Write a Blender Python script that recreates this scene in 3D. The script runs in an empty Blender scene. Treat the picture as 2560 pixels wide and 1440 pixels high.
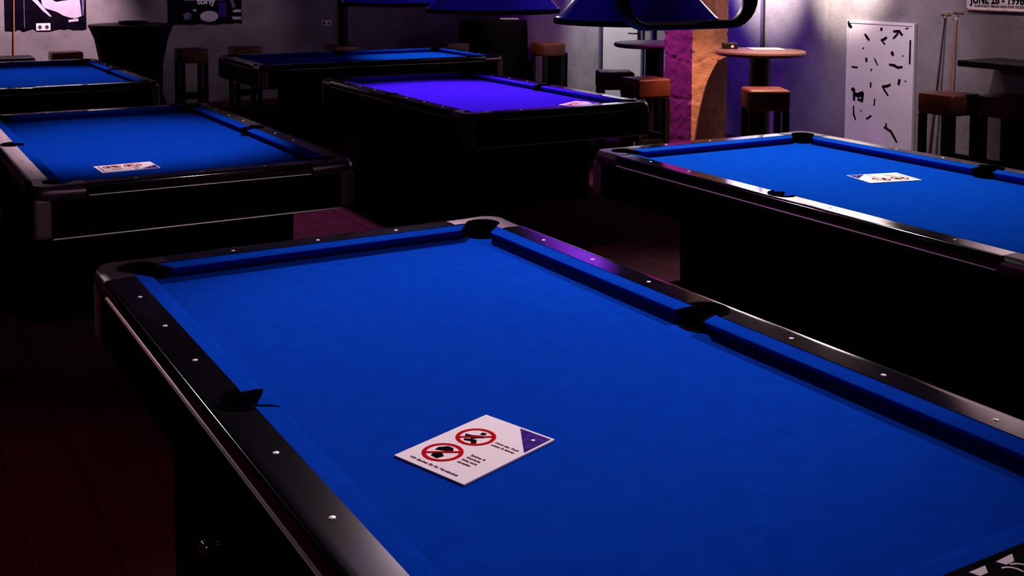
import bpy, bmesh, math, random
from mathutils import Vector, Matrix, noise

S = bpy.context.scene
COL = S.collection
PI = math.pi
R = math.radians

# ------------------------------------------------------------------ camera
# a level-ish camera with a shifted lens (2560x1440 frame, focal length 2803.7 px)
cam = bpy.data.cameras.new('camera')
cam.sensor_fit = 'HORIZONTAL'
cam.sensor_width = 36.0
cam.lens = 2803.70 / 2560 * 36.0
cam.shift_x = (1280 - 1261.29) / 2560
cam.shift_y = -(720 - 104.96) / 2560
cam.clip_start = 0.05
cam_ob = bpy.data.objects.new('camera', cam)
COL.objects.link(cam_ob)
YAW, PITCH, ROLL = 0.51885, 0.066844, 0.003276
fwd = Vector((math.sin(YAW) * math.cos(PITCH), math.cos(YAW) * math.cos(PITCH), -math.sin(PITCH)))
rgt = Vector((math.cos(YAW), -math.sin(YAW), 0))
upv = rgt.cross(fwd)
r2 = rgt * math.cos(ROLL) + upv * math.sin(ROLL)
u2 = -rgt * math.sin(ROLL) + upv * math.cos(ROLL)
M = Matrix((r2, u2, -fwd)).transposed().to_4x4()
M.translation = (0, 0, 1.8477)
cam_ob.matrix_world = M
S.camera = cam_ob

# ------------------------------------------------------------------ world, exposure
w = bpy.data.worlds.new('world')
S.world = w
w.use_nodes = True
w.node_tree.nodes['Background'].inputs[0].default_value = (0.5, 0.25, 0.45, 1)
w.node_tree.nodes['Background'].inputs[1].default_value = 0.0
S.view_settings.view_transform = 'Standard'
S.view_settings.look = 'None'
S.view_settings.exposure = 0.0
S.view_settings.gamma = 1.0
S.view_settings.use_curve_mapping = False

# ------------------------------------------------------------------ lights (ceiling spots and added fills)
def spot(name, loc, target, watts, color, deg=70, blend=0.6, radius=0.05):
    l = bpy.data.lights.new(name, 'SPOT')
    l.energy = watts
    l.color = color
    l.spot_size = R(deg)
    l.spot_blend = blend
    l.shadow_soft_size = radius
    o = bpy.data.objects.new(name, l)
    COL.objects.link(o)
    o.location = loc
    o.rotation_euler = (Vector(target) - Vector(loc)).to_track_quat('-Z', 'Y').to_euler()
    return o

PINK = (1.0, 0.74, 0.86)
# over the tables, plus unseen spots added for single effects
spot('ceiling_or_added_spot', (3.0, 6.3, 2.9), (1.30, 2.45, 0.8), 1080, PINK, 38, 0.9)
spot('ceiling_or_added_spot', (-1.6, 1.0, 2.7), (1.46, 2.62, 1.80), 70, (0.75, 0.75, 1.0), 26, 0.6, 0.03)  # unseen spot added to brighten the blue lamp shades
spot('ceiling_or_added_spot', (2.7, 1.0, 3.0), (1.25, 5.5, 0.75), 170, PINK, 22, 0.7)  # unseen spot added to light the left table's near end and strips
spot('ceiling_or_added_spot', (-1.4, 8.6, 3.0), (0.75, 2.9, 0.8), 150, (1.0, 0.86, 0.9), 18, 0.9, 0.14)  # unseen spot added to draw a glint along the nearest left rail
spot('ceiling_or_added_spot', (4.7, 2.6, 2.95), (1.65, 2.6, 0.8), 470, PINK, 46, 0.9)
spot('ceiling_or_added_spot', (1.55, 6.5, 3.05), (1.4, 6.9, 0.8), 270, PINK, 60, 0.8)
spot('ceiling_or_added_spot', (4.6, 5.0, 3.05), (4.1, 4.2, 0.8), 440, (0.93, 1.08, 0.95), 78, 0.8)
spot('ceiling_or_added_spot', (4.7, 8.7, 3.05), (4.3, 8.2, 0.8), 720, (0.85, 0.40, 1.0), 62, 0.5, 0.12)
spot('ceiling_or_added_spot', (5.9, 12.2, 3.05), (5.75, 11.95, 0.8), 330, (0.9, 1.0, 0.96), 46, 0.9)
spot('ceiling_or_added_spot', (7.0, 12.4, 3.1), (7.85, 13.3, 1.0), 90, (1.0, 0.58, 0.34), 34, 0.8)  # added to brighten the paper pad and stool in the far corner
spot('ceiling_or_added_spot', (1.5, 11.9, 3.05), (1.4, 11.3, 0.8), 190, PINK, 70, 0.7)
# warm spot over the bar table by the pillar
spot('ceiling_or_added_spot', (6.88, 7.3, 3.15), (6.88, 7.5, 1.0), 760, (1.0, 0.50, 0.30), 49, 0.5, 0.04)
# violet lights by the door, behind and beside the pillar, and one added fill
spot('ceiling_or_added_spot', (7.7, 9.5, 3.1), (8.2, 9.3, 0.9), 330, (0.12, 0.03, 1.0), 80, 0.8)
spot('ceiling_or_added_spot', (5.9, 8.9, 3.6), (6.8, 8.55, 1.7), 430, (0.60, 0.06, 1.0), 34, 0.8)
spot('ceiling_or_added_spot', (0.2, 7.5, 3.0), (3.3, 3.8, 0.6), 220, (0.9, 0.30, 0.9), 32, 0.9)  # unseen fill added for the right-hand table's side strip and the floor
spot('ceiling_or_added_spot', (6.8, 12.0, 4.3), (8.3, 12.6, 3.2), 700, (0.30, 0.04, 1.0), 75, 0.9)
# spots on the upper right wall, above the picture
spot('ceiling_or_added_spot', (6.7, 9.1, 4.3), (8.25, 8.95, 2.45), 4600, (1.0, 0.84, 0.80), 30, 0.7)
spot('ceiling_or_added_spot', (6.7, 7.9, 4.3), (8.25, 7.8, 2.45), 5000, (1.0, 0.88, 0.80), 30, 0.7)
spot('ceiling_or_added_spot', (6.7, 5.9, 4.3), (8.25, 5.9, 3.1), 500, (1.0, 0.74, 0.76), 44, 1.0)
# wash over the lower right wall, the door, the back wall
spot('ceiling_or_added_spot', (7.5, 5.6, 3.1), (8.25, 5.7, 1.5), 100, (1.0, 0.76, 0.82), 76, 0.9)
spot('ceiling_or_added_spot', (6.9, 6.9, 3.1), (8.25, 7.25, 0.8), 190, (1.0, 0.80, 1.0), 56, 1.0)
spot('ceiling_or_added_spot', (7.1, 12.2, 3.1), (8.3, 11.7, 1.0), 420, (1.0, 0.92, 0.98), 64, 0.7)
spot('ceiling_or_added_spot', (1.9, 13.9, 3.1), (1.9, 15.2, 1.2), 560, (1.0, 0.70, 0.84), 62, 0.8)
spot('ceiling_or_added_spot', (4.2, 14.3, 3.1), (4.2, 15.2, 1.4), 40, (1.0, 0.72, 0.95), 62, 0.8)
# dim reddish house light over the aisle on the left; an added fill behind the photographer
spot('ceiling_or_added_spot', (-0.9, 3.6, 3.1), (-0.3, 3.6, 0.0), 90, (1.0, 0.14, 0.2), 66, 0.9)
spot('ceiling_or_added_spot', (-0.4, -1.8, 3.1), (1.6, 6.0, 0.6), 34, (1.0, 0.45, 0.58), 60, 0.9, 0.12)  # unseen fill added to lift the faces turned towards the camera

# ------------------------------------------------------------------ materials
def new_mat(name, col, rough=0.5, metal=0.0, spec=0.5, coat=0.0, var=0.0, vscale=8.0, bump=0.0, bscale=60.0,
            col2=None, detail=4.0, emit=None):
    m = bpy.data.materials.new(name)
    m.use_nodes = True
    nt = m.node_tree
    b = nt.nodes['Principled BSDF']
    b.inputs['Base Color'].default_value = (*col, 1)
    b.inputs['Roughness'].default_value = rough
    b.inputs['Metallic'].default_value = metal
    b.inputs['Specular IOR Level'].default_value = spec
    b.inputs['Coat Weight'].default_value = coat
    b.inputs['Coat Roughness'].default_value = 0.08
    tc = nt.nodes.new('ShaderNodeTexCoord')
    if var > 0 or col2:
        n = nt.nodes.new('ShaderNodeTexNoise')
        n.inputs['Scale'].default_value = vscale
        n.inputs['Detail'].default_value = detail
        n.inputs['Roughness'].default_value = 0.65
        nt.links.new(tc.outputs['Object'], n.inputs['Vector'])
        r = nt.nodes.new('ShaderNodeValToRGB')
        r.color_ramp.elements[0].position = 0.3
        r.color_ramp.elements[1].position = 0.7
        c2 = col2 or tuple(min(1, c * (1 + var)) for c in col)
        c1 = col if col2 else tuple(c * (1 - var) for c in col)
        r.color_ramp.elements[0].color = (*c1, 1)
        r.color_ramp.elements[1].color = (*c2, 1)
        nt.links.new(n.outputs['Fac'], r.inputs['Fac'])
        nt.links.new(r.outputs['Color'], b.inputs['Base Color'])
    if bump > 0:
        n2 = nt.nodes.new('ShaderNodeTexNoise')
        n2.inputs['Scale'].default_value = bscale
        n2.inputs['Detail'].default_value = 5
        nt.links.new(tc.outputs['Object'], n2.inputs['Vector'])
        bp = nt.nodes.new('ShaderNodeBump')
        bp.inputs['Strength'].default_value = bump
        bp.inputs['Distance'].default_value = 0.01
        nt.links.new(n2.outputs['Fac'], bp.inputs['Height'])
        nt.links.new(bp.outputs['Normal'], b.inputs['Normal'])
    if emit:
        b.inputs['Emission Color'].default_value = (*emit[0], 1)
        b.inputs['Emission Strength'].default_value = emit[1]
    return m

def cloth_mat(name, c1, c2):
    m = new_mat(name, c1, 1.0, spec=0.0)
    nt = m.node_tree
    b = nt.nodes['Principled BSDF']
    tc = nt.nodes['Texture Coordinate']
    def nz(scale, det):
        n = nt.nodes.new('ShaderNodeTexNoise')
        n.inputs['Scale'].default_value = scale
        n.inputs['Detail'].default_value = det
        nt.links.new(tc.outputs['Object'], n.inputs['Vector'])
        return n.outputs['Fac']
    a = nz(420, 2); c = nz(14, 5)
    mx = nt.nodes.new('ShaderNodeMix'); mx.data_type = 'FLOAT'; mx.inputs[0].default_value = 0.35
    nt.links.new(a, mx.inputs[2]); nt.links.new(c, mx.inputs[3])
    r = nt.nodes.new('ShaderNodeValToRGB')
    r.color_ramp.elements[0].position = 0.34
    r.color_ramp.elements[1].position = 0.66
    r.color_ramp.elements[0].color = (*c1, 1)
    r.color_ramp.elements[1].color = (*c2, 1)
    nt.links.new(mx.outputs[0], r.inputs['Fac'])
    nt.links.new(r.outputs['Color'], b.inputs['Base Color'])
    bp = nt.nodes.new('ShaderNodeBump'); bp.inputs['Strength'].default_value = 0.25; bp.inputs['Distance'].default_value = 0.002
    nt.links.new(a, bp.inputs['Height']); nt.links.new(bp.outputs['Normal'], b.inputs['Normal'])
    return m

MAT = dict(
    cloth=cloth_mat('billiard_cloth', (0.0014, 0.030, 0.29), (0.0024, 0.046, 0.405)),
    cloth_violet_lit=cloth_mat('violet_lit_cloth', (0.018, 0.006, 0.27), (0.027, 0.009, 0.37)),  # tint of the violet lamp worked into the blue cloth colour
    rail=new_mat('black_lacquer_rail', (0.003, 0.003, 0.004), 0.09, spec=0.8, coat=1.0),
    casting=new_mat('brushed_corner_metal', (0.085, 0.054, 0.070), 0.28, metal=0.75, var=0.25, vscale=60),
    post=new_mat('corner_post_metal', (0.10, 0.055, 0.07), 0.5, metal=0.3),
    strip=new_mat('polished_trim', (0.85, 0.76, 0.79), 0.3, metal=0.1),
    rubber=new_mat('pocket_rubber', (0.004, 0.003, 0.005), 1.0, spec=0.0),
    body=new_mat('black_table_body', (0.0015, 0.0015, 0.0015), 0.45, spec=0.02),
    sight=new_mat('pearl_sight', (0.8, 0.75, 0.76), 0.3),
    chrome=new_mat('chrome', (0.8, 0.8, 0.82), 0.12, metal=1.0),
    wall=new_mat('plaster_wall', (0.17, 0.145, 0.155), 0.9, spec=0.15, col2=(0.34, 0.30, 0.31), vscale=1.7, detail=9, bump=0.35, bscale=25),
    ceiling=new_mat('dark_ceiling', (0.03, 0.028, 0.03), 0.95, var=0.2),
    floor=new_mat('brown_wood_floor', (0.028, 0.007, 0.011), 0.85, spec=0.0, col2=(0.050, 0.014, 0.020), vscale=3.0, detail=7, bump=0.1, bscale=30),
    stucco=new_mat('rough_stucco', (0.46, 0.24, 0.17), 0.9, spec=0.1, col2=(0.58, 0.31, 0.22), vscale=9, detail=8, bump=0.5, bscale=40),
    stool=new_mat('brown_leather_seat', (0.15, 0.036, 0.021), 0.36, spec=0.45, var=0.2, vscale=20, bump=0.08, bscale=150),
    stool_dark=new_mat('black_leather_seat', (0.015, 0.012, 0.015), 0.4, spec=0.4),
    legs=new_mat('black_stool_legs', (0.006, 0.005, 0.005), 0.5, spec=0.3),
    wood=new_mat('brown_table_top', (0.09, 0.040, 0.03), 0.4, col2=(0.14, 0.07, 0.05), vscale=12, detail=6),
    black=new_mat('black_paint', (0.006, 0.006, 0.007), 0.5, spec=0.3),
    drape=new_mat('black_table_cover', (0.006, 0.005, 0.007), 0.9, spec=0.1, bump=0.1),
    paper=new_mat('white_paper', (0.82, 0.79, 0.79), 1.0, spec=0.02),
    ink=new_mat('black_ink', (0.006, 0.005, 0.006), 1.0, spec=0.0),
    red=new_mat('red_print', (0.46, 0.006, 0.010), 1.0, spec=0.0),
    purple=new_mat('purple_print', (0.05, 0.022, 0.20), 1.0, spec=0.0, var=0.5, vscale=60),
    dimtext=new_mat('brown_print', (0.08, 0.02, 0.035), 1.0, spec=0.0),
    white=new_mat('white_plastic', (0.85, 0.84, 0.85), 0.35),
    dark_hole=new_mat('socket_hole', (0.06, 0.05, 0.06), 0.6),
    board=new_mat('white_board', (0.80, 0.71, 0.76), 0.6, col2=(0.88, 0.79, 0.82), vscale=2.5),
    door=new_mat('painted_door', (0.52, 0.50, 0.53), 0.5, var=0.06, vscale=4),
    frame=new_mat('blue_grey_door_frame', (0.10, 0.09, 0.16), 0.5),
    shade=new_mat('blue_lamp_shade', (0.020, 0.010, 0.46), 0.05, spec=0.5),
    shade_in=new_mat('shade_lining', (0.35, 0.35, 0.38), 0.6),
    cue_wood=new_mat('cue_wood', (0.45, 0.19, 0.08), 0.3, var=0.15, vscale=40),
    cue_dark=new_mat('dark_cue_wood', (0.06, 0.02, 0.015), 0.3),
    brass=new_mat('brass_clip', (0.75, 0.60, 0.42), 0.3, metal=0.8),
    poster_dark=new_mat('poster_black', (0.002, 0.0015, 0.003), 0.9, spec=0.0, col2=(0.007, 0.004, 0.012), vscale=7),
    poster_pale=new_mat('poster_pale', (0.58, 0.48, 0.64), 0.7, col2=(0.68, 0.60, 0.70), vscale=9),
    poster_violet=new_mat('poster_violet', (0.05, 0.02, 0.09), 0.6, col2=(0.26, 0.17, 0.34), vscale=14),
    poster_white=new_mat('poster_white', (0.70, 0.62, 0.64), 0.6),
    poster_red=new_mat('poster_red_band', (0.62, 0.25, 0.25), 0.5, col2=(0.9, 0.8, 0.78), vscale=11),
)

# ------------------------------------------------------------------ helpers
def link(name, me, mat=None, parent=None, loc=None, rot=None, smooth=False):
    o = bpy.data.objects.new(name, me)
    COL.objects.link(o)
    if mat is not None and len(me.materials) == 0:
        me.materials.append(mat)
    if parent is not None:
        o.parent = parent
    if loc is not None:
        o.location = loc
    if rot is not None:
        o.rotation_euler = rot
    if smooth:
        for p in me.polygons:
            p.use_smooth = True
    return o

def mesh(verts, faces, name='mesh'):
    me = bpy.data.meshes.new(name)
    me.from_pydata([tuple(v) for v in verts], [], faces)
    bm = bmesh.new(); bm.from_mesh(me)
    bmesh.ops.recalc_face_normals(bm, faces=bm.faces)
    bm.to_mesh(me); bm.free()
    return me

def finish(bm, name='mesh'):
    bmesh.ops.recalc_face_normals(bm, faces=bm.faces)
    me = bpy.data.meshes.new(name)
    bm.to_mesh(me); bm.free()
    return me

def add_box(bm, x0, x1, y0, y1, z0, z1, bevel=0.0, seg=2):
    vs = [bm.verts.new((x, y, z)) for x in (x0, x1) for y in (y0, y1) for z in (z0, z1)]
    fs = [bm.faces.new([vs[i] for i in f]) for f in ((0, 1, 3, 2), (4, 6, 7, 5), (0, 4, 5, 1), (2, 3, 7, 6), (0, 2, 6, 4), (1, 5, 7, 3))]
    if bevel > 0:
        es = list({e for f in fs for e in f.edges})
        bmesh.ops.bevel(bm, geom=es, offset=bevel, segments=seg, affect='EDGES', profile=0.5)

def box(x0, x1, y0, y1, z0, z1, bevel=0.0, seg=2):
    bm = bmesh.new()
    add_box(bm, x0, x1, y0, y1, z0, z1, bevel, seg)
    return finish(bm)

def lathe(profile, n=32, cap=True):
    verts, faces = [], []
    k = len(profile)
    for i in range(n):
        a = 2 * PI * i / n
        for r, z in profile:
            verts.append((r * math.cos(a), r * math.sin(a), z))
    for i in range(n):
        j = (i + 1) % n
        for q in range(k - 1):
            faces.append((i * k + q, j * k + q, j * k + q + 1, i * k + q + 1))
    if cap:
        faces.append([i * k for i in range(n)][::-1])
        faces.append([i * k + k - 1 for i in range(n)])
    return mesh(verts, faces)

def prism(pts, z0, z1):
    """plan polygon (x, y) extruded from z0 to z1"""
    n = len(pts)
    bm = bmesh.new()
    lo = [bm.verts.new((x, y, z0)) for x, y in pts]
    hi = [bm.verts.new((x, y, z1)) for x, y in pts]
    bm.faces.new(lo[::-1]); bm.faces.new(hi)
    for i in range(n):
        j = (i + 1) % n
        bm.faces.new((lo[i], lo[j], hi[j], hi[i]))
    bmesh.ops.triangulate(bm, faces=[f for f in bm.faces if len(f.verts) > 4])
    return finish(bm)

def grid_sweep(rows, closed=False, caps=True):
    """rows: list of equal-length point lists -> quads between consecutive rows, sections closed into loops"""
    k = len(rows[0])
    verts = [p for r in rows for p in r]
    faces = []
    n = len(rows)
    for i in range(n - 1 + (1 if closed else 0)):
        j = (i + 1) % n
        for q in range(k):
            p = (q + 1) % k
            faces.append((i * k + q, j * k + q, j * k + p, i * k + p))
    if caps and not closed:
        faces.append([q for q in range(k)][::-1])
        faces.append([(n - 1) * k + q for q in range(k)])
    return mesh(verts, faces)

def tube(path, radius, n=10, radii=None):
    rows = []
    P = [Vector(p) for p in path]
    prev = None
    for i, p in enumerate(P):
        t = (P[min(i + 1, len(P) - 1)] - P[max(i - 1, 0)]).normalized()
        if prev is None:
            a = t.orthogonal().normalized()
        else:
            a = (prev - t * prev.dot(t)).normalized()
        prev = a
        b = t.cross(a)
        r = radii[i] if radii else radius
        rows.append([p + (a * math.cos(2 * PI * q / n) + b * math.sin(2 * PI * q / n)) * r for q in range(n)])
    return grid_sweep(rows)

def smooth(me, angle=40):
    for p in me.polygons:
        p.use_smooth = True
    try:
        me.set_sharp_from_angle(angle=R(angle))
    except Exception:
        pass
    return me

def thing(name, label, cat, loc=(0, 0, 0), rotz=0.0, group=None):
    o = bpy.data.objects.new(name, None)
    COL.objects.link(o)
    o.empty_display_size = 0.1
    o.location = loc
    o.rotation_euler = (0, 0, rotz)
    o['label'] = label
    o['category'] = cat
    if group:
        o['group'] = group
    return o

def tag(o, label, cat, group=None):
    o['label'] = label
    o['category'] = cat
    if group:
        o['group'] = group
    return o

def struct(name, me, mat, parent=None):
    o = link(name, me, mat, parent)
    o['kind'] = 'structure'
    return o

def dup(root, label, loc, rotz=0.0, group=None):
    r = root.copy(); COL.objects.link(r)
    r.location = loc; r.rotation_euler = (0, 0, rotz)
    r['label'] = label
    if group: r['group'] = group
    for ch in list(root.children):
        c = ch.copy(); COL.objects.link(c); c.parent = r
        for g in list(ch.children):
            d = g.copy(); COL.objects.link(d); d.parent = c
    return r

def text_mesh(body, size, align='LEFT', bold=0.0, extrude=0.0004, xs=1.0):
    cu = bpy.data.curves.new('text', 'FONT')
    cu.body = body
    cu.size = size
    cu.align_x = align
    cu.extrude = extrude
    cu.offset = bold
    cu.resolution_u = 3
    ob = bpy.data.objects.new('text', cu)
    COL.objects.link(ob)
    bpy.context.view_layer.update()
    dg = bpy.context.evaluated_depsgraph_get()
    me = bpy.data.meshes.new_from_object(ob.evaluated_get(dg))
    bpy.data.objects.remove(ob)
    if xs != 1.0:
        for v in me.vertices:
            v.co.x *= xs
    me.materials.clear()
    return me

def ribbon(pts, width, z0=0.0, z1=0.002):
    """flat stroke along 2D points, thickness z0..z1, tapered ends"""
    P = [Vector(p) for p in pts]
    n = len(P)
    L, Rr = [], []
    for i in range(n):
        t = (P[min(i + 1, n - 1)] - P[max(i - 1, 0)]).normalized()
        nn = Vector((-t.y, t.x))
        ww = width * (0.5 if 0 < i < n - 1 else 0.38)
        L.append(P[i] + nn * ww); Rr.append(P[i] - nn * ww)
    return prism([tuple(p) for p in L] + [tuple(p) for p in Rr[::-1]], z0, z1)

# ------------------------------------------------------------------ room
XW, YB, ZC = 8.30, 15.20, 4.6
fl = bmesh.new()
PX0, PX1, PY0, PY1 = -1.76, 4.48, 0.6, 8.0            # strip laid with visible boards
add_box(fl, -4.0, PX0, -2.5, YB, -0.12, 0)
add_box(fl, PX1, XW, -2.5, YB, -0.12, 0)
add_box(fl, PX0, PX1, -2.5, PY0, -0.12, 0)
add_box(fl, PX0, PX1, PY1, YB, -0.12, 0)
add_box(fl, PX0, PX1, PY0, PY1, -0.12, -0.012)
floor = struct('floor', finish(fl), MAT['floor'])
random.seed(4)
plank_meshes = [box(0.0015, 0.2385, 0.0015, 1.4785, -0.012, dz, 0.0015, 1) for dz in (0.0, -0.0006, -0.0012)]
ncol = int(round((PX1 - PX0) / 0.24))
for i in range(ncol):
    y = PY0 - (i * 0.53) % 1.48
    while y < PY1:
        a, b = max(y, PY0), min(y + 1.48, PY1)
        if b - a > 0.02:
            p = link('plank', random.choice(plank_meshes), MAT['floor'], floor, (PX0 + i * 0.24, a, 0))
            p.scale = (1, (b - a) / 1.48, 1)
        y += 1.48

struct('wall_back', box(-4.0, XW + 0.2, YB, YB + 0.2, 0, ZC), MAT['wall'])
wr = bmesh.new()
DY0, DY1, DZ = 11.08, 12.04, 2.12                     # door opening
add_box(wr, XW, XW + 0.2, -2.5, DY0, 0, ZC)
add_box(wr, XW, XW + 0.2, DY1, YB, 0, ZC)
add_box(wr, XW, XW + 0.2, DY0, DY1, DZ, ZC)
struct('wall_right', finish(wr), MAT['wall'])
struct('trim_1', box(XW - 0.05, XW, -2.5, 8.02, 0, ZC, 0.004, 1), MAT['wall'])
struct('trim_2', box(XW - 0.03, XW, 8.96, 9.0, 0, ZC), MAT['frame'])
struct('trim_3', box(XW - 0.04, XW, 10.87, 10.91, 0, ZC), MAT['frame'])
struct('ceiling', box(-4.0, XW + 0.2, -2.5, YB + 0.2, ZC, ZC + 0.1), MAT['ceiling'])
struct('trim_4', tube([(5.99, YB - 0.05, 0.0), (5.99, YB - 0.05, ZC)], 0.05, 12), MAT['black'])

# door with frame, leaf, lever handle
door = link('door_1', box(XW + 0.02, XW + 0.065, DY0 + 0.045, DY1 - 0.045, 0.008, DZ - 0.045, 0.003, 1), MAT['door'])
door['kind'] = 'structure'
fr = bmesh.new()
for a, b, c, d in ((DY0, DY0 + 0.045, 0, DZ), (DY1 - 0.045, DY1, 0, DZ), (DY0 + 0.045, DY1 - 0.045, DZ - 0.045, DZ)):
    add_box(fr, XW - 0.02, XW + 0.1, a, b, c, d, 0.004, 1)
link('door_frame', finish(fr), MAT['frame'], door)
h = link('door_handle', smooth(tube([(XW + 0.02, 11.21, 1.03), (XW - 0.035, 11.21, 1.03), (XW - 0.045, 11.225, 1.03), (XW - 0.045, 11.34, 1.028)], 0.010, 10)), MAT['black'], door)
link('rose_plate', box(XW + 0.012, XW + 0.02, 11.18, 11.24, 0.94, 1.09, 0.003, 1), MAT['black'], h)

# ------------------------------------------------------------------ rough stucco pillar
def stucco_pillar():
    x0, x1, y0, y1 = 6.80, 7.235, 8.32, 8.745
    n, hgt, nz = 22, ZC, 260
    per = [(x0 + (x1 - x0) * i / n, y0) for i in range(n)] + [(x1, y0 + (y1 - y0) * i / n) for i in range(n)] + \
          [(x1 - (x1 - x0) * i / n, y1) for i in range(n)] + [(x0, y1 - (y1 - y0) * i / n) for i in range(n)]
    cx, cy = (x0 + x1) / 2, (y0 + y1) / 2
    rows = []
    for k in range(nz + 1):
        z = hgt * k / nz
        row = []
        for (x, y) in per:
            p = Vector((x, y, z))
            d = Vector((x - cx, y - cy, 0))
            edge = min(abs(abs(d.x) - (x1 - x0) / 2), 1) + min(abs(abs(d.y) - (y1 - y0) / 2), 1)
            near = 1.0 if (abs(abs(d.x) - .2175) < .03 and abs(abs(d.y) - .2125) < .03) else 0.35
            a = noise.fractal(p * 7.0, 1.0, 2.0, 5)
            lay = abs(((z * 2.55 + 0.25 * noise.noise(p * 2.1)) % 1.0) - 0.5)
            groove = -0.010 * max(0, 1 - lay * 2 / 0.06) if lay * 2 < 0.06 else 0
            row.append(p + d.normalized() * (0.009 * a + near * 0.012 * noise.fractal(p * 22.0, 1.0, 2.0, 3) + groove))
        rows.append(row)
    return grid_sweep(rows)
pil = link('stucco_pillar', smooth(stucco_pillar(), 50), MAT['stucco'])
tag(pil, 'rough square stucco pillar glowing orange and purple behind the round table', 'pillar')

# ------------------------------------------------------------------ pool table
A, B, CU, RW = 0.635, 1.27, 0.055, 0.1545
NOSE, TOPZ, BED = 0.037, 0.045, 0.79
SP_D, SP_R = 0.062, 0.069            # side pocket: centre outward of the nose line, radius
CP_C, CP_R, CL = 0.127, 0.066, 0.235  # corner pocket centre from the outer corner, radius, casting length

def bed_mesh():
    O = CU + 0.004
    def corner(sx, sy):
        cx, cy = sx * (A + RW - CP_C), sy * (B + RW - CP_C)
        base = math.atan2(-sy, -sx)
        out = []
        # arc facing the bed, between the two points where the circle meets the bed outline
        for i in range(13):
            a = base + R(-118 + 236 * i / 12)
            out.append((cx + CP_R * math.cos(a), cy + CP_R * math.sin(a)))
        return out
    def side(sx):
        cx = sx * (A + SP_D)
        out = []
        for i in range(13):
            a = (PI if sx > 0 else 0) + R(-88 + 176 * i / 12)
            out.append((cx + SP_R * math.cos(a), SP_R * math.sin(a)))
        return out
    pts = []
    # counter-clockwise outline; arcs are walked clockwise about the pocket centre
    for key in ('br', 'r', 'tr', 'tl', 'l', 'bl'):
        if key == 'r': a = side(1)
        elif key == 'l': a = side(-1)
        else:
            a = corner(1 if 'r' in key else -1, 1 if 't' in key else -1)
        pts += a[::-1]
    return prism(pts, -0.03, 0.0)

def cushion_mesh(length_a, length_b, ka, kb):
    """nose along +x from -length_a to length_b at y=0; outward is +y. ka, kb: run of the facing per unit depth"""
    sec = [(0.0, NOSE), (0.003, NOSE + 0.0015), (0.02, 0.0412), (CU, TOPZ), (CU, 0.0005), (0.036, 0.0005), (0.0025, NOSE - 0.004)]
    rows = []
    for sgn, ln, k in ((-1, length_a, ka), (1, length_b, kb)):
        rows.append([(sgn * (ln + k * d), d, z) for d, z in sec])
    return grid_sweep(rows)

def facing_mesh(ln, k, sgn):
    """black rubber facing on a cushion end"""
    sec = [(-0.001, NOSE + 0.001), (0.02, 0.0425), (CU + 0.002, TOPZ + 0.0015), (CU + 0.002, 0.0005), (0.022, 0.0005), (0.002, NOSE - 0.007)]
    return grid_sweep([[(sgn * (ln + k * d - 0.001), d, z) for d, z in sec], [(sgn * (ln + k * d + 0.009), d, z) for d, z in sec]])

RAIL_SEC = [(1.0, -0.004), (1.0, 0.031), (0.993, 0.0380), (0.972, 0.0430), (0.94, 0.0456), (0.86, 0.0465), (0.70, 0.0466), (0.03, 0.0466), (0.0, 0.0466), (0.0, -0.02), (0.9, -0.02)]

def rail_mesh(half, notch):
    """rail along x, -half..half; y is the distance outward from the nose line"""
    xs = [-half, half]
    if notch:
        xs += [SP_R * math.cos(PI * i / 16) for i in range(17)]
        xs += [-SP_R - 0.001, SP_R + 0.001]
    xs = sorted(set(xs))
    rows = []
    for x in xs:
        inn = CU
        if notch and abs(x) <= SP_R:
            inn = max(CU, SP_D + math.sqrt(max(0, SP_R ** 2 - x * x)))
        ws = RW - inn
        row = []
        for t, z in RAIL_SEC:
            y = inn + t * ws if t < 0.5 else RW - (1 - t) * (RW - CU)
            y = max(y, inn)
            row.append((x, y, z))
        rows.append(row)
    return grid_sweep(rows)

def casting_mesh():
    """corner plate in local axes: outer corner at the origin, +x and +y run inward along the rails"""
    inn, out = [], []
    wd = RW - CU
    r = 0.058
    def along(n, a, b): return [(a[0] + (b[0] - a[0]) * i / (n - 1), a[1] + (b[1] - a[1]) * i / (n - 1)) for i in range(n)]
    dx = math.sqrt(CP_R ** 2 - (CP_C - wd) ** 2)
    a0 = math.atan2(wd - CP_C, dx)
    a1 = math.atan2(dx, wd - CP_C) - 2 * PI
    inn += along(4, (CL, wd), (CP_C + dx, wd))
    inn += [(CP_C + CP_R * math.cos(a0 + (a1 - a0) * i / 22), CP_C + CP_R * math.sin(a0 + (a1 - a0) * i / 22)) for i in range(23)]
    inn += along(4, (wd, CP_C + dx), (wd, CL))
    n = len(inn)
    n1 = 11
    out += along(n1, (CL, 0), (r, 0))
    na = n - 2 * n1
    out += [(r - r * math.sin(PI / 2 * (i + 1) / (na + 1)), r - r * math.cos(PI / 2 * (i + 1) / (na + 1))) for i in range(na)]
    out += along(n1, (0, r), (0, CL))
    rows = []
    for (ix, iy), (ox, oy) in zip(inn, out):
        L = lambda t: (ix + (ox - ix) * t, iy + (oy - iy) * t)
        d = math.hypot(ox - ix, oy - iy)
        e = lambda m: 1 - m / d
        row = []
        for t, z in ((1.0, -0.006), (1.0, 0.012), (1 - .004 / d, 0.024), (e(.010), 0.034), (e(.011), 0.0345), (e(.022), 0.0475), (0.3, 0.0490), (0.03, 0.0485), (0.0, 0.045), (0.0, -0.022), (0.9, -0.022)):
            x, y = L(t)
            row.append((x, y, z))
        rows.append(row)
    return grid_sweep(rows)

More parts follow.
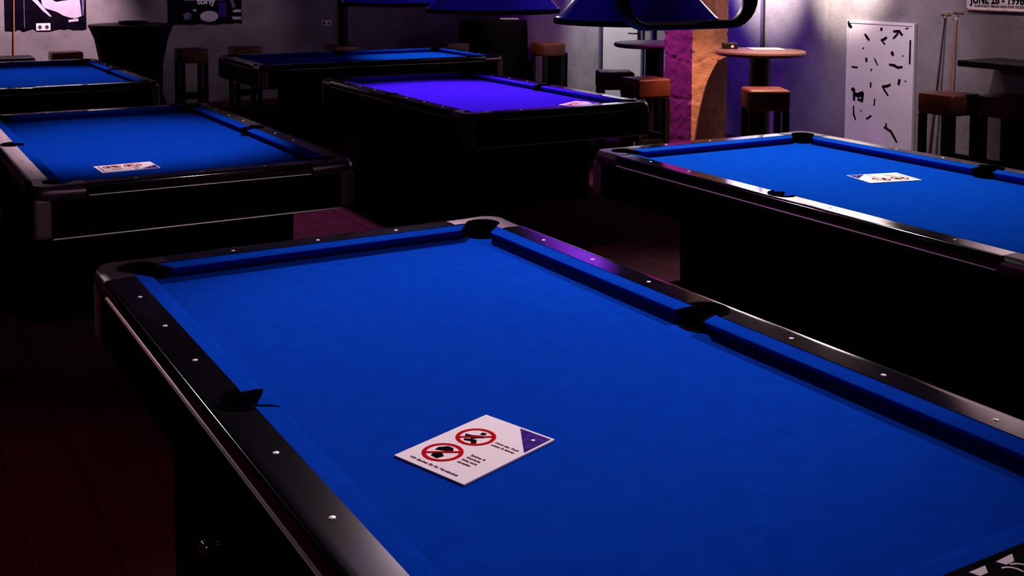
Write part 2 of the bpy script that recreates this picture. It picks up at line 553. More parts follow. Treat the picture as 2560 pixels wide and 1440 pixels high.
def pocket_mesh(r):
    return lathe([(r + 0.001, -0.022), (r + 0.001, 0.046), (r - 0.001, 0.0500), (r - 0.006, 0.0490), (r - 0.008, 0.035), (r - 0.010, -0.02), (r - 0.012, -0.13), (r * 0.55, -0.165), (0.004, -0.17),
                  (0.004, -0.174), (r * 0.6, -0.17), (r - 0.003, -0.135), (r + 0.001, -0.03)], 28, cap=False)

def half_pocket_mesh(r, a0, a1, n=20):
    """open-fronted liner: wall only over the outer arc a0..a1 above the bed, full cup below"""
    rows = []
    for i in range(n + 1):
        a = a0 + (a1 - a0) * i / n
        rows.append([(q * math.cos(a), q * math.sin(a), z) for q, z in ((r + .001, -0.03), (r + .001, 0.047), (r - .001, 0.0505), (r - .007, 0.0495), (r - .009, 0.035), (r - .010, -0.03))])
    return grid_sweep(rows)

def cup_mesh(r):
    return lathe([(r - .0005, -0.002), (r - 0.004, -0.004), (r - 0.012, -0.13), (r * 0.55, -0.165), (0.004, -0.17), (0.004, -0.174), (r * 0.6, -0.172), (r - 0.004, -0.136), (r - .0005, -0.02)], 28, cap=False)

def side_panel_mesh():
    """long side of the base with an arch cut through: x along, z up, y thickness"""
    top, half, wa, ha = -0.20, 0.76, 0.55, 0.36
    n = 20
    prof_out = [(-half + 0.02, -BED), (-half, top), (half, top), (half - 0.02, -BED)]
    arch = []
    for i in range(n + 1):
        a = PI * i / n
        arch.append((wa * math.cos(a), -BED + 0.44 * math.sin(a) ** 0.9))
    pts = [(-half + 0.02, -BED), (-half, top), (half, top), (half - 0.02, -BED)] + arch
    me = prism([(p[0], p[1]) for p in pts], -0.025, 0.025)
    for v in me.vertices:
        x, y, z = v.co
        v.co = (x, z, y)
    return me

def orient(me_builder, xform):
    return xform

def pool_table(label):
    t = thing('pool_table', label, 'pool table', (0, 0, BED), 0, 'six pool tables with blue cloth')
    link('playing_cloth', bed_mesh(), MAT['cloth'], t)
    link('slate_frame', box(-A - 0.09, A + 0.09, -B - 0.09, B + 0.09, -0.195, -0.176), MAT['body'], t)
    # cushions
    tc = 0.083                     # cushion tip from the corner of the nose lines
    ts = 0.064                     # cushion tip from the middle of the side pocket
    KC, KS = 0.85, 0.30
    end_c = cushion_mesh(A - tc, A - tc, KC, KC)
    hl = (B - tc - ts) / 2
    mid = ts + hl
    lc_a = cushion_mesh(hl, hl, KS, KC)    # local -x end at the side pocket
    fa, fb = facing_mesh(A - tc, KC, -1), facing_mesh(A - tc, KC, 1)
    fs, fc = facing_mesh(hl, KS, -1), facing_mesh(hl, KC, 1)
    lc_b = cushion_mesh(hl, hl, KC, KS)
    fs2, fc2 = facing_mesh(hl, KS, 1), facing_mesh(hl, KC, -1)
    def put(me, mat, loc, rz, faces):
        c = link('cushion', me, mat, t, loc, (0, 0, rz))
        for f in faces:
            link('facing', f, MAT['rubber'], c)
    put(end_c, MAT['cloth'], (0, B, 0), 0, (fa, fb))
    put(end_c, MAT['cloth'], (0, -B, 0), PI, (fa, fb))
    # right side: outward is +x, so local +y -> +x : rotate by -90 deg, local +x -> -y
    put(lc_b, MAT['cloth'], (A, mid, 0), -PI / 2, (fs2, fc2))
    put(lc_a, MAT['cloth'], (A, -mid, 0), -PI / 2, (fs, fc))
    put(lc_a, MAT['cloth'], (-A, mid, 0), PI / 2, (fs, fc))
    put(lc_b, MAT['cloth'], (-A, -mid, 0), PI / 2, (fs2, fc2))
    # rails
    er = smooth(rail_mesh(A + RW - CL, False), 50)
    lr = smooth(rail_mesh(B + RW - CL, True), 50)
    sm = smooth(lathe([(0.0, 0.0), (0.0068, 0.0), (0.0068, 0.0012), (0.005, 0.0018), (0.0005, 0.002)], 12, cap=False), 60)
    sd = 0.094
    for me, loc, rz, ss in ((er, (0, B, 0), 0, (-.3175, 0, .3175)), (er, (0, -B, 0), PI, (-.3175, 0, .3175)),
                            (lr, (A, 0, 0), -PI / 2, (-.9525, -.635, -.3175, .3175, .635, .9525)),
                            (lr, (-A, 0, 0), PI / 2, (-.9525, -.635, -.3175, .3175, .635, .9525))):
        r = link('rail', me, MAT['rail'], t, loc, (0, 0, rz))
        for s in ss:
            link('sight', sm, MAT['sight'], r, (s, sd, 0.0466))
    # castings, corner pockets, posts
    cm = smooth(casting_mesh(), 35)
    cpk = smooth(half_pocket_mesh(CP_R, R(-26), R(-244)), 50)
    cup = smooth(cup_mesh(CP_R), 60)
    post = box(0.004, 0.085, 0.004, 0.085, -0.20, -0.006, 0.018, 3)
    for sx, sy, rz in ((-1, -1, 0), (1, -1, PI / 2), (1, 1, PI), (-1, 1, -PI / 2)):
        ox, oy = sx * (A + RW), sy * (B + RW)
        link('corner_casting', cm, MAT['casting'], t, (ox, oy, 0), (0, 0, rz))
        link('corner_post', post, MAT['post'], t, (ox, oy, 0), (0, 0, rz))
        px, py = sx * (A + RW - CP_C), sy * (B + RW - CP_C)
        p = link('pocket', cup, MAT['rubber'], t, (px, py, 0))
        link('liner', cpk, MAT['rubber'], p, None, (0, 0, rz))
    spk = smooth(half_pocket_mesh(SP_R, R(-4), R(184)), 50)
    scup = smooth(cup_mesh(SP_R), 60)
    slip = grid_sweep([[(q * math.cos(R(a)), q * math.sin(R(a)), z) for q, z in ((SP_R - .002, -0.004), (SP_R - .002, 0.0015), (SP_R + .014, 0.0012), (SP_R + .015, -0.004))] for a in range(205, 340, 9)])
    for sx in (1, -1):
        p = link('pocket', scup, MAT['rubber'], t, (sx * (A + SP_D), 0, 0))
        link('lip', slip, MAT['rubber'], p, None, (0, 0, -PI / 2 if sx > 0 else PI / 2))
        link('liner', spk, MAT['rubber'], p, None, (0, 0, -PI / 2 if sx > 0 else PI / 2))
    # apron panels with polished strips
    def apron(length, loc, rz):
        a = link('apron', box(-length, length, 0.118, 0.142, -0.20, -0.008, 0.003, 1), MAT['body'], t, loc, (0, 0, rz))
        link('trim_strip', box(-length + 0.16, length - 0.16, 0.140, 0.1567, -0.0088, -0.0045, 0.0015, 2), MAT['strip'], a)
        if abs(rz) < 0.1 or abs(rz) > 3:
            link('trim_strip', box(-length, length, 0.140, 0.1500, -0.2020, -0.1970, 0.002, 2), MAT['strip'], a)
    apron(A + 0.068, (0, B, 0), 0); apron(A + 0.068, (0, -B, 0), PI)
    apron(B + 0.068, (A, 0, 0), -PI / 2); apron(B + 0.068, (-A, 0, 0), PI / 2)
    # base
    sp = side_panel_mesh()
    for sx in (1, -1):
        link('base_panel', sp, MAT['body'], t, (sx * 0.66, 0, 0), (0, 0, PI / 2))
    ep = box(-0.63, 0.63, -0.02, 0.02, -BED, -0.20)
    for sy in (1, -1):
        link('base_end', ep, MAT['body'], t, (0, sy * 0.72, 0))
    return t

T1 = pool_table('nearest pool table, blue cloth with a white notice, under the blue lamp shades')
T1.location = (1.442, 2.5312, BED); T1.rotation_euler = (0, 0, 0.0083)
T2 = dup(T1, 'pool table left of centre with near end and trim strips facing us, notice on it', (1.4073, 6.8577, BED), 0.0111)
T3 = dup(T1, 'right-hand pool table with bright cloth and a notice, beside the white board and stools', (4.253, 3.6911, BED), -0.0147)
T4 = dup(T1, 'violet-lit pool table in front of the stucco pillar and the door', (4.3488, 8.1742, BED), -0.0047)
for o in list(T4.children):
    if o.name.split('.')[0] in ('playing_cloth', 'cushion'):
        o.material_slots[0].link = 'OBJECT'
        o.material_slots[0].material = MAT['cloth_violet_lit']
T5 = dup(T1, 'farthest pool table, turned sideways with its long side towards us', (4.8952, 11.8739, BED), 1.573)
T6 = dup(T1, 'far left pool table, partly out of frame, below the dark torn poster', (1.4152, 11.3842, BED), 0.0193)

# extras on the nearest table: chrome knob on a mount below the left apron, emblem plate on the near rail
kb = link('lock_mount', box(-0.03, 0.03, -0.03, 0.03, -0.31, -0.20, 0.004, 1), MAT['body'], T1, (-0.735, -0.005, 0))
link('lock_knob', smooth(lathe([(0.0, 0.0), (0.008, 0.0), (0.008, 0.012), (0.016, 0.016), (0.020, 0.026), (0.018, 0.038), (0.010, 0.044), (0.0005, 0.046)], 20, cap=False), 60), MAT['chrome'], kb, (-0.03, 0, -0.285), (0, -PI / 2, 0))
pl = link('emblem_plate', box(-0.24, 0.26, -1.401, -1.335, 0.0465, 0.0485, 0.002, 1), MAT['rail'], T1)
for tri in ([(1.634, 1.186), (1.682, 1.189), (1.664, 1.172), (1.642, 1.171)], [(1.566, 1.187), (1.608, 1.187), (1.592, 1.170), (1.572, 1.170)]):
    link('emblem', prism([(x - 1.442, y - 2.531) for x, y in tri], 0.0485, 0.0495), MAT['sight'], pl)
for cx, cy, rr in ((1.648, 1.146, 0.022), (1.625, 1.146, 0.022)):
    pts = [(cx - 1.442 + rr * math.cos(R(a)), cy - 2.531 + rr * math.sin(R(a))) for a in range(-10, 100, 10)]
    link('emblem', ribbon(pts, 0.004, 0.0485, 0.0495), MAT['sight'], pl)

# ------------------------------------------------------------------ printed notices on the tables
def ring(cx, cy, r0, r1, z0, z1, n=40):
    rows = []
    for i in range(n):
        a = 2 * PI * i / n
        rows.append([(cx + q * math.cos(a), cy + q * math.sin(a), z) for q, z in ((r0, z0), (r0, z1), (r1, z1), (r1, z0))])
    return grid_sweep(rows, closed=True)

def notice(label):
    t = thing('notice', label, 'notice', (0, 0, 0), 0, 'printed notices lying on the pool tables')
    link('sheet', box(0, 0.208, 0, 0.295, 0.0, 0.0032), MAT['paper'], t)
    z = 0.0032
    z1 = 0.0037
    for k, (cx, cy) in enumerate(((0.068, 0.080), (0.068, 0.186))):
        link('prohibition_ring', ring(cx, cy, 0.0365, 0.046, z, z1), MAT['red'], t)
        if k == 0:
            pic = [[(-.025, .012), (-.012, .030), (.004, .030), (.016, .016), (.006, .010), (-.006, .006), (-.022, -.002)],
                   [(-.016, -.008), (.002, -.004), (.016, -.012), (.012, -.030), (-.008, -.028)]]
        else:
            pic = [[(-.004, .028), (.006, .030), (.010, .022), (.004, .016), (-.004, .018)],
                   [(-.030, -.002), (-.012, .002), (.006, .014), (.018, .008), (.006, -.004), (.000, -.014), (-.012, -.010), (-.022, -.012)],
                   [(.000, -.014), (.012, -.010), (.024, -.024), (.016, -.032), (.006, -.024), (-.010, -.030), (-.014, -.022)]]
        for q in pic:
            link('pictogram', prism([(cx + x, cy + y) for x, y in q], z, z1), MAT['ink'], t)
        link('prohibition_bar', ribbon([(cx - .030, cy - .027), (cx + .030, cy + .027)], 0.009, z, z1 + 0.0005), MAT['red'], t)
    link('corner_triangle', prism([(0.112, 0.288), (0.202, 0.288), (0.202, 0.196)], z, z1), MAT['purple'], t)
    link('emblem', prism([(0.172, 0.262), (0.180, 0.262), (0.180, 0.254), (0.172, 0.254)], z1, z1 + 0.0004), MAT['paper'], t)
    rows = [("Wir danken f\u00fcr Ihr Verst\u00e4ndnis", 0.030, 0.016, 0.0112), ('Speisen &', 0.124, 0.108, 0.0105), ('Getr\u00e4nke', 0.124, 0.094, 0.0105),
            ('bitte nicht', 0.124, 0.080, 0.0105), ('abstellen', 0.124, 0.066, 0.0105), ('Nicht den Tisch', 0.121, 0.190, 0.0105), ('setzen & lehnen', 0.121, 0.176, 0.0105)]
    for s, x, y, sz in rows:
        link('lettering', text_mesh(s, sz, bold=0.00005, extrude=0.0003), MAT['dimtext'], t, (x, y, z + 0.0003))
    return t
n1 = notice('white printed notice with two red prohibition signs on the nearest pool table')
n1.location = (0.966, 2.167, BED + 0.0002); n1.rotation_euler = (0, 0, -math.atan2(0.9465, 0.3225))
n2 = dup(n1, 'white notice near the close end of the pool table left of centre', (1.019, 6.143, BED + 0.0002), -R(87.5))
n3 = dup(n1, 'white notice in the middle of the right-hand bright blue pool table', (4.560, 3.778, BED + 0.0002), R(76.5))
n4 = dup(n1, 'white notice near the close end of the violet-lit pool table', (4.60, 7.22, BED + 0.0002), -R(60))

# ------------------------------------------------------------------ hanging lamp over the nearest table
lamp = thing('hanging_lamp', 'hanging pool lamp with three glossy blue cone shades and black end frame', 'lamp', (1.46, 2.6, 1.73))
shade_me = smooth(lathe([(0.172, 0.0), (0.177, 0.002), (0.177, 0.010), (0.172, 0.013), (0.075, 0.116), (0.040, 0.145), (0.030, 0.19), (0.026, 0.19), (0.035, 0.147), (0.070, 0.112), (0.167, 0.011)], 48, cap=False), 30)
rim_me = smooth(lathe([(0.171, -0.004), (0.179, -0.004), (0.180, 0.003), (0.177, 0.008), (0.170, 0.004)], 48, cap=False), 60)
for dy in (0.63, 0.02, -0.62):
    s = link('lamp_shade', shade_me, MAT['shade'], lamp, (0.0, dy, 0.0))
    link('shade_rim', rim_me, MAT['rubber'], s)
    link('socket', smooth(lathe([(0.0, 0.10), (0.028, 0.10), (0.028, 0.27), (0.0, 0.27)], 16, cap=False), 40), MAT['black'], s)
link('bar', tube([(0, -0.80, 0.27), (0, 0.85, 0.27)], 0.022, 12), MAT['black'], lamp)
for dy in (-0.35, 0.40):
    link('hanger_rod', tube([(0, dy, 0.27), (0, dy, ZC - 1.73)], 0.008, 8), MAT['black'], lamp)
fp = []
hw, rr, hh = 0.165, 0.055, 0.27
for cx, cz, a0 in ((hw - rr, rr, -90), (hw - rr, hh - rr, 0), (-hw + rr, hh - rr, 90), (-hw + rr, rr, 180)):
    for i in range(7):
        a = R(a0 + 90 * i / 6)
        fp.append((cx + rr * math.cos(a), cz + rr * math.sin(a)))
rows = []
for i, (x, zz) in enumerate(fp):
    p0, p1 = Vector(fp[i - 1]), Vector(fp[(i + 1) % len(fp)])
    tt = (p1 - p0).normalized(); nn = Vector((tt.y, -tt.x))
    rows.append([(x + nn.x * 0.009 * math.cos(2 * PI * q / 10), -0.80 + 0.022 * math.sin(2 * PI * q / 10), zz + nn.y * 0.009 * math.cos(2 * PI * q / 10)) for q in range(10)])
link('end_frame', smooth(grid_sweep(rows, closed=True), 60), MAT['black'], lamp)

# ------------------------------------------------------------------ stools
def bar_stool(label, seat_mat):
    t = thing('bar_stool', label, 'stool', (0, 0, 0), 0, 'square bar stools along the walls')
    link('seat', smooth(box(-0.175, 0.175, -0.175, 0.175, 0.645, 0.82, 0.022, 4), 60), seat_mat, t)
    lg = box(-0.027, 0.027, -0.027, 0.027, 0, 0.645, 0.004, 1)
    for sx in (-1, 1):
        for sy in (-1, 1):
            link('leg', lg, MAT['legs'], t, (sx * 0.142, sy * 0.142, 0))
    st = box(-0.115, 0.115, -0.015, 0.015, 0.20, 0.255)
    for loc, rz in (((0, -0.142, 0), 0), ((0, 0.142, 0), 0), ((-0.142, 0, 0.04), PI / 2), ((0.142, 0, 0.04), PI / 2)):
        link('stretcher', st, MAT['legs'], t, loc, (0, 0, rz))
    return t
G = 'square bar stools along the walls'
s8 = bar_stool('orange-lit square bar stool in front of the round table beside the pillar', MAT['stool'])
s8.location = (6.66, 7.17, 0); s8.rotation_euler = (0, 0, -0.519)
s6 = bar_stool('black square bar stool beside the door, behind the brown one', MAT['stool_dark'])
s6.location = (6.46, 9.10, 0); s6.rotation_euler = (0, 0, -0.49)
dup(s8, 'brown square bar stool touching the purple side of the pillar', (6.31, 8.40, 0), -0.10)
dup(s8, 'dark red bar stool directly right of the white flecked board', (7.785, 6.20, 0))
dup(s8, 'dark red bar stool under the wall counter, right of the leaning cues', (8.05, 5.82, 0))
dup(s8, 'brown bar stool against the back wall, left of the tapered draped table', (2.08, 14.25, 0))
dup(s8, 'dim bar stool at the back wall, right of the tapered draped table', (3.53, 14.08, 0))
dup(s8, 'dim red bar stool behind the left end of the farthest pool table', (4.23, 14.12, 0))
dup(s8, 'red-lit bar stool left of the large draped table in the far corner', (6.95, 13.60, 0))
dup(s8, 'orange-lit bar stool right of the large draped table in the far corner', (8.06, 12.93, 0), 0.05)
dup(s8, 'black silhouetted bar stool at the back wall behind the farthest pool table', (5.40, 13.75, 0))

# ------------------------------------------------------------------ round bar tables
def bar_table(label, loc):
    t = thing('bar_table', label, 'bar table', loc, 0, 'round pedestal bar tables by the pillar')
    link('table_top', smooth(lathe([(0.0, 1.035), (0.395, 1.035), (0.415, 1.045), (0.418, 1.06), (0.412, 1.075), (0.40, 1.08), (0.0005, 1.08)], 48, cap=False), 30), MAT['wood'], t)
    link('pole', smooth(lathe([(0.095, 0.03), (0.095, 1.035)], 24), 60), MAT['black'], t)
    link('base', smooth(lathe([(0.30, 0.0), (0.30, 0.02), (0.10, 0.045), (0.10, 0.05)], 32), 40), MAT['black'], t)
    return t
BT4 = bar_table('round brown bar table with white paper in front of the pillar', (7.24, 7.87, 0))
BT3 = dup(BT4, 'round bar table half hidden behind the pillar, in front of the door', (7.02, 9.19, 0))
ps = link('paper_stack', box(-0.15, 0.15, -0.105, 0.105, 0, 0.010, 0.002, 1), MAT['paper'], None, (7.36, 7.93, 1.0802), (0, 0, -0.42))
tag(ps, 'white paper stack lying on the round table by the pillar', 'paper')
bx = thing('candle_box', 'small black box with a light front on the round table by the pillar', 'box', (7.13, 8.17, 1.0802), -0.5)
link('body', box(-0.068, 0.068, -0.05, 0.05, 0, 0.055, 0.004, 1), MAT['black'], bx)
link('badge', box(0.002, 0.026, -0.053, -0.05, 0.012, 0.036), MAT['sight'], bx)
link('lid', box(-0.02, 0.05, -0.045, 0.045, 0.055, 0.060), MAT['casting'], bx)

# ------------------------------------------------------------------ draped tables against the back
def draped(label, loc, prof, hgt):
    t = thing('draped_table', label, 'table', loc, 0, None)
    def rr(r, a, z):
        k = max(0.0, 1 - z / hgt)
        return r * (1 + 0.035 * k * math.sin(9 * a + 1.3))
    n = 72
    rows = []
    for i in range(n):
        a = 2 * PI * i / n
        rows.append([(rr(r, a, z) * math.cos(a), rr(r, a, z) * math.sin(a), z) for r, z in prof])
    k = len(prof)
    verts = [p for r in rows for p in r]
    faces = [(i * k + q, ((i + 1) % n) * k + q, ((i + 1) % n) * k + q + 1, i * k + q + 1) for i in range(n) for q in range(k - 1)]
    link('cover', smooth(mesh(verts, faces), 60), MAT['drape'], t)
    r = prof[-2][0]
    link('table_top', smooth(lathe([(0.0, hgt - 0.03), (r - 0.005, hgt - 0.03), (r - .005, hgt + 0.001), (0.0005, hgt + 0.003)], 48, cap=False), 40), MAT['black'], t)
    return t
draped('round bar table under a tapered black cover, standing right of the pale poster', (2.88, 14.42, 0), [(0.44, 0.0), (0.36, 0.25), (0.37, 0.6), (0.44, 0.95), (0.50, 1.09), (0.51, 1.11), (0.50, 1.12)], 1.12)
draped('large black draped round table in the far corner beyond the farthest pool table', (7.62, 13.66, 0), [(0.49, 0.0), (0.485, 0.3), (0.48, 0.7), (0.475, 1.0), (0.47, 1.09), (0.465, 1.105), (0.455, 1.115)], 1.115)
tr = thing('drinks_tray', 'black tray with a bright rim on the tapered draped table', 'tray', (2.90, 14.42, 1.123))
link('dish', smooth(lathe([(0.0, 0.0), (0.16, 0.0), (0.175, 0.03), (0.17, 0.03), (0.155, 0.006), (0.0, 0.006)], 32, cap=False), 50), MAT['black'], tr)
link('rim', smooth(lathe([(0.176, 0.028), (0.180, 0.030), (0.176, 0.036), (0.170, 0.032)], 32, cap=False), 60), MAT['casting'], tr)
wm = link('paper_pad', box(-0.13, 0.13, -0.09, 0.09, 0, 0.012, 0.002, 1), MAT['paper'], None, (7.82, 13.56, 1.119), (0, 0, -0.5))
tag(wm, 'white paper pad lying on the large draped table in the far corner', 'paper')
ds = thing('salt_shaker_rack', 'small dark rack with two shakers on the far corner draped table', 'rack', (7.50, 13.72, 1.119), -0.5)
link('rack', box(-0.11, 0.11, -0.05, 0.05, 0, 0.02, 0.004, 1), MAT['black'], ds)
for dx in (-0.06, 0.06):
    link('shaker', smooth(lathe([(0.0, 0.02), (0.03, 0.02), (0.03, 0.07), (0.018, 0.085), (0.0005, 0.087)], 14, cap=False), 50), MAT['black'], ds, (dx, 0, 0))

# low table far left
lt = thing('low_table', 'low black table at the back wall on the far left, below the torn poster', 'table', (1.30, 14.60, 0))
link('table_top', box(-0.45, 0.45, -0.22, 0.22, 0.71, 0.75, 0.005, 1), MAT['black'], lt)
for sx in (-1, 1):
    for sy in (-1, 1):
        link('leg', box(sx * 0.38 - 0.03, sx * 0.38 + 0.03, sy * 0.16 - 0.03, sy * 0.16 + 0.03, 0, 0.71), MAT['black'], lt)

# wall counter on the right
ct = thing('wall_counter', 'long black bar counter along the right wall under the dated poster', 'counter', (8.0, 4.55, 0))
link('counter_top', box(-0.255, 0.25, -1.9, 1.55, 1.05, 1.10, 0.004, 1), MAT['black'], ct)
for dy in (0.92, -0.5, -1.7):
    link('leg', box(-0.235, -0.165, dy - 0.035, dy + 0.035, 0, 1.05, 0.004, 1), MAT['black'], ct)

# ------------------------------------------------------------------ wall things: sockets, board, posters, cues
def socket(label, x, z, wd, hg, col):
    t = thing('wall_socket', label, 'socket', (x, YB, z), 0, None)
    link('plate', box(-wd / 2, wd / 2, -0.014, 0.0, -hg / 2, hg / 2, 0.004, 1), col, t)
    for sx in (-1, 1):
        link('outlet', smooth(lathe([(0.0, 0.0), (0.022, 0.0), (0.022, 0.004), (0.018, 0.005), (0.016, 0.001), (0.0005, 0.001)], 20, cap=False), 40), MAT['dark_hole'], t, (sx * wd * 0.24, -0.0142, 0), (PI / 2, 0, 0))
    return t
socket('bright white double socket at the lower edge of the torn dark poster', 1.958, 1.071, 0.17, 0.093, MAT['white'])
socket('dim grey double socket alone on the dark back wall left of the pipe', 5.737, 1.035, 0.145, 0.085, MAT['white'])

XB = XW - 0.05
bd = thing('white_board', 'tall white board with black paint flecks standing against the right wall', 'board', (XB, 7.33, 0.02))
bw, bh = 0.80, 1.33
link('panel', box(-0.035, -0.004, -bw / 2, bw / 2, 0, bh, 0.003, 1), MAT['board'], bd)
for a, b, c, d in ((-bw / 2, -bw / 2 + 0.03, 0, bh), (bw / 2 - 0.02, bw / 2, 0, bh), (-bw / 2 + 0.03, bw / 2 - 0.02, bh - 0.025, bh)):
    link('edge_strip', box(-0.040, -0.034, a, b, c, d), MAT['board'], bd)
strokes = [([(815, 215), (825, 250), (850, 272)], 16), ([(990, 320), (1015, 350), (1040, 375)], 14), ([(1150, 268), (1172, 272)], 20),
           ([(1218, 336), (1196, 352), (1158, 366)], 14), ([(1160, 362), (1202, 400)], 10), ([(1280, 282), (1340, 278), (1372, 312)], 15), ([(1330, 295), (1305, 320), (1280, 345)], 11),
           ([(1400, 255), (1428, 245)], 9), ([(1450, 345), (1450, 550)], 12), ([(1268, 455), (1287, 490)], 20), ([(1245, 568), (1300, 572), (1335, 588), (1382, 578)], 13),
           ([(1010, 528), (1016, 566)], 16), ([(858, 620), (922, 622)], 11), ([(1062, 628), (1072, 634)], 16), ([(1356, 684), (1346, 736)], 18), ([(1066, 738), (1064, 788)], 11),
           ([(1268, 740), (1222, 760), (1182, 764)], 14), ([(1184, 762), (1212, 800), (1248, 840)], 10), ([(860, 826), (892, 816)], 22), ([(890, 815), (892, 920)], 18), ([(892, 862), (935, 868), (990, 838)], 24),
           ([(985, 840), (975, 916), (930, 900)], 20), ([(1112, 878), (1105, 942)], 10), ([(888, 965), (892, 1045), (916, 1092)], 10), ([(1024, 1068), (1052, 1052), (1080, 1030)], 10),
           ([(1210, 1115), (1280, 1140), (1310, 1180), (1346, 1230)], 12), ([(1230, 1080), (1237, 1120)], 12), ([(906, 1388), (936, 1334)], 18), ([(1378, 1418), (1404, 1438)], 22),
           ([(1468, 1415), (1472, 1442)], 18), ([(1030, 1312), (1060, 1305)], 8), ([(1268, 1296), (1282, 1302)], 8), ([(965, 998), (975, 1006)], 10), ([(1378, 482), (1384, 488)], 14),
           ([(1095, 525), (1108, 548), (1132, 585)], 8), ([(1412, 690), (1414, 702)], 10), ([(970, 455), (985, 440)], 8), ([(852, 1350), (866, 1358)], 10)]
for pts, wdt in strokes:
    q = []
    for px, py in pts:
        u = (px - 800) / 690 * bw
        v = (py - 205) / 1235 * bh
        q.append((bw / 2 - u, bh - v))
    me = ribbon(q, wdt * 0.0020, 0, 0.0012)
    for vtx in me.vertices:
        y, z, d = vtx.co
        vtx.co = (-0.041 - d if (y < -bw / 2 + 0.032 or y > bw / 2 - .022 or z > bh - .027) else -0.0352 - d, y, z)
    link('paint_fleck', me, MAT['ink'], bd)

# leaning cues and their wall clips
def cue(label, foot, top, mat, group='cues leaning on the walls'):
    f, tp = Vector(foot), Vector(top)
    t = thing('cue', label, 'cue', foot, 0, group)
    d = tp - f
    pts = [d * k for k in (0, 0.02, 0.3, 0.7, 0.985)]
    link('shaft', smooth(tube(pts, 0, 10, [0.013, 0.0145, 0.0125, 0.0085, 0.0065]), 60), mat, t)
    link('tip', smooth(tube([d * 0.985, d], 0, 10, [0.0066, 0.006]), 60), MAT['sight'], t)
    return t
cue('dark cue leaning on the right wall, left of the pair beside the board', (XB - 0.075, 6.715, 0.0), (XB - 0.012, 6.624, 1.437), MAT['cue_dark'])
cue('brown cue leaning on the right wall, right of the pair beside the board', (XB - 0.075, 6.565, 0.0), (XB - 0.012, 6.51, 1.42), MAT['cue_wood'])
cue('orange wooden cue standing against the torn poster on the back wall', (1.59, YB - 0.085, 0.0), (1.62, YB - 0.035, 1.447), MAT['cue_wood'])
def clip(label, loc, along_y):
    t = thing('cue_clip', label, 'cue holder', loc, 0, 'cue holders on the walls')
    if along_y:
        link('plate', box(-0.008, 0, -0.055, 0.055, -0.014, 0.014, 0.002, 1), MAT['brass'], t)
        link('hook', tube([(-0.008, 0.02, 0), (-0.03, 0.03, 0), (-0.034, 0.0, 0)], 0.005, 8), MAT['brass'], t)
    else:
        link('plate', box(-0.055, 0.055, -0.008, 0, -0.014, 0.014, 0.002, 1), MAT['brass'], t)
        link('hook', tube([(0.02, -0.008, 0), (0.03, -0.03, 0), (0.0, -0.034, 0)], 0.005, 8), MAT['brass'], t)
    return t
clip('small brass cue clip holding the dark cue on the right wall', (XB, 6.624, 1.452), True)
clip('brass cue clip bar on the right wall beside the dated poster', (XB, 6.495, 1.472), True)
clip('bright cue clip on the back wall above the orange cue', (1.60, YB - 0.006, 1.46), False)

# posters: thin sheets fixed to the walls
def wall_sheet(pts, y_front, mat, parent, thick=0.003, name='sheet'):
    me = prism(pts, 0, thick)
    for v in me.vertices:
        x, z, d = v.co
        v.co = (x, -d, z)
    return link(name, me, mat, parent, (0, y_front, 0))
random.seed(9)
def ragged(x0, x1, z0, z1, amp, n=18):
    pts = [(x0, z1)]
    for i in range(n + 1):
        pts.append((x0 + (x1 - x0) * i / n, z0 + random.uniform(-amp, amp)))
    pts.append((x1, z1))
    return pts
p1 = thing('poster', 'dark torn poster with a pale shape, on the back wall at far left', 'poster', (0, YB - 0.003, 0), 0, 'posters on the walls')
wall_sheet(ragged(1.51, 2.475, 1.035, 1.95, 0.018), 0, MAT['poster_dark'], p1)
for q in ([(1.94, 1.42), (2.06, 1.415), (2.12, 1.385), (2.20, 1.40), (2.40, 1.42), (2.42, 1.20), (2.34, 1.17), (2.27, 1.185), (2.20, 1.21), (2.12, 1.26), (1.98, 1.31), (1.95, 1.35)],
          [(1.81, 1.44), (1.88, 1.44), (1.95, 1.34), (2.03, 1.24), (2.06, 1.20), (2.04, 1.20), (1.96, 1.27), (1.90, 1.34)],
          [(2.26, 1.155), (2.38, 1.17), (2.38, 1.135), (2.26, 1.125)]):
    wall_sheet(q, -0.003, MAT['poster_pale'], p1, 0.0015, 'pale_print')
wall_sheet([(2.42, 1.44), (2.455, 1.44), (2.45, 1.22), (2.43, 1.20)], -0.003, MAT['poster_violet'], p1, 0.0015, 'violet_print')
wall_sheet([(1.735, 1.44), (1.742, 1.44), (1.742, 1.06), (1.735, 1.06)], -0.003, MAT['poster_violet'], p1, 0.0015, 'violet_print')

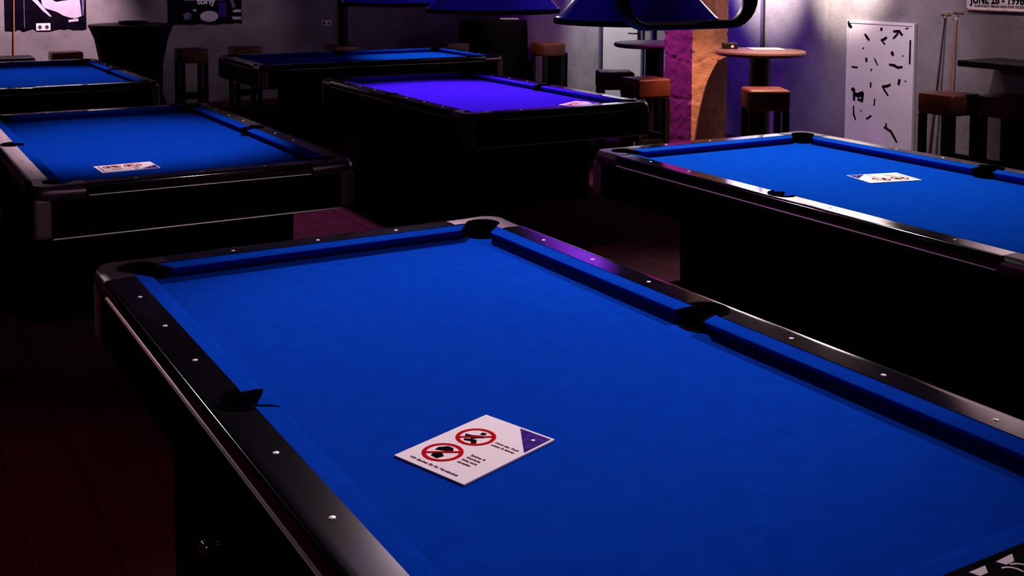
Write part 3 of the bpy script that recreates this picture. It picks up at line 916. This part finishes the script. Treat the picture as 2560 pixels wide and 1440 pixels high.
p2 = thing('poster', 'black poster collage with white lettering on the back wall, between stools', 'poster', (0, YB - 0.003, 0), 0, 'posters on the walls')
wall_sheet(ragged(3.51, 4.51, 1.065, 1.95, 0.012), 0, MAT['poster_dark'], p2)
e = []
for i in range(16):
    a = 2 * PI * i / 16
    e.append((4.06 + 0.125 * math.cos(a), 1.165 + 0.075 * math.sin(a)))
wall_sheet(e, -0.003, MAT['poster_pale'], p2, 0.0015, 'pale_print')
e = []
for i in range(14):
    a = 2 * PI * i / 14
    q = 0.055 * (1 + 0.2 * math.sin(5 * a))
    e.append((3.765 + q * math.cos(a), 1.175 + q * 0.95 * math.sin(a)))
wall_sheet(e, -0.003, MAT['poster_violet'], p2, 0.0015, 'violet_print')
for q, mm, nm in (([(3.845, 1.265), (3.885, 1.265), (3.885, 1.235), (3.845, 1.235)], 'poster_pale', 'pale_print'),
                  ([(4.385, 1.235), (4.42, 1.255), (4.50, 1.255), (4.50, 1.215), (4.385, 1.215)], 'poster_pale', 'pale_print'),
                  ([(4.37, 1.155), (4.50, 1.155), (4.50, 1.115), (4.385, 1.115)], 'poster_pale', 'pale_print'),
                  ([(4.33, 1.44), (4.37, 1.44), (4.43, 1.30), (4.38, 1.27)], 'poster_violet', 'violet_print'),
                  ([(3.72, 1.40), (4.28, 1.40), (4.28, 1.378), (3.72, 1.378)], 'poster_violet', 'violet_print'),
                  ([(4.19, 1.36), (4.30, 1.36), (4.30, 1.15), (4.19, 1.16)], 'purple', 'violet_print')):
    wall_sheet(q, -0.003, MAT[mm], p2, 0.0014 if nm != 'pale_print' else 0.0018, nm)
link('lettering', text_mesh('torly', 0.125, 'CENTER', bold=0.006, extrude=0.001), MAT['paper'], p2, (4.02, -0.0045, 1.335), (PI / 2, 0, 0))

p3 = thing('poster', 'white poster printed JUNE 28 - 1996 above the wall counter', 'poster', (XB - 0.001, 0, 0), 0, 'posters on the walls')
link('sheet', box(-0.003, 0, 5.20, 6.416, 1.508, 2.4), MAT['poster_white'], p3)
link('red_band', box(-0.014, 0, 5.20, 6.40, 1.490, 1.508, 0.003, 1), MAT['poster_red'], p3)
link('lettering', text_mesh('JUNE 28 - 1996', 0.105, 'LEFT', bold=0.0032, extrude=0.0008, xs=0.76), MAT['ink'], p3, (-0.0036, 6.375, 1.552), (PI / 2, 0, -PI / 2))
link('lettering', text_mesh('CONTACT VENUE INFO FOR TICKETS', 0.026, 'LEFT', bold=0.0007, extrude=0.0006, xs=1.12), MAT['ink'], p3, (-0.0036, 6.335, 1.520), (PI / 2, 0, -PI / 2))
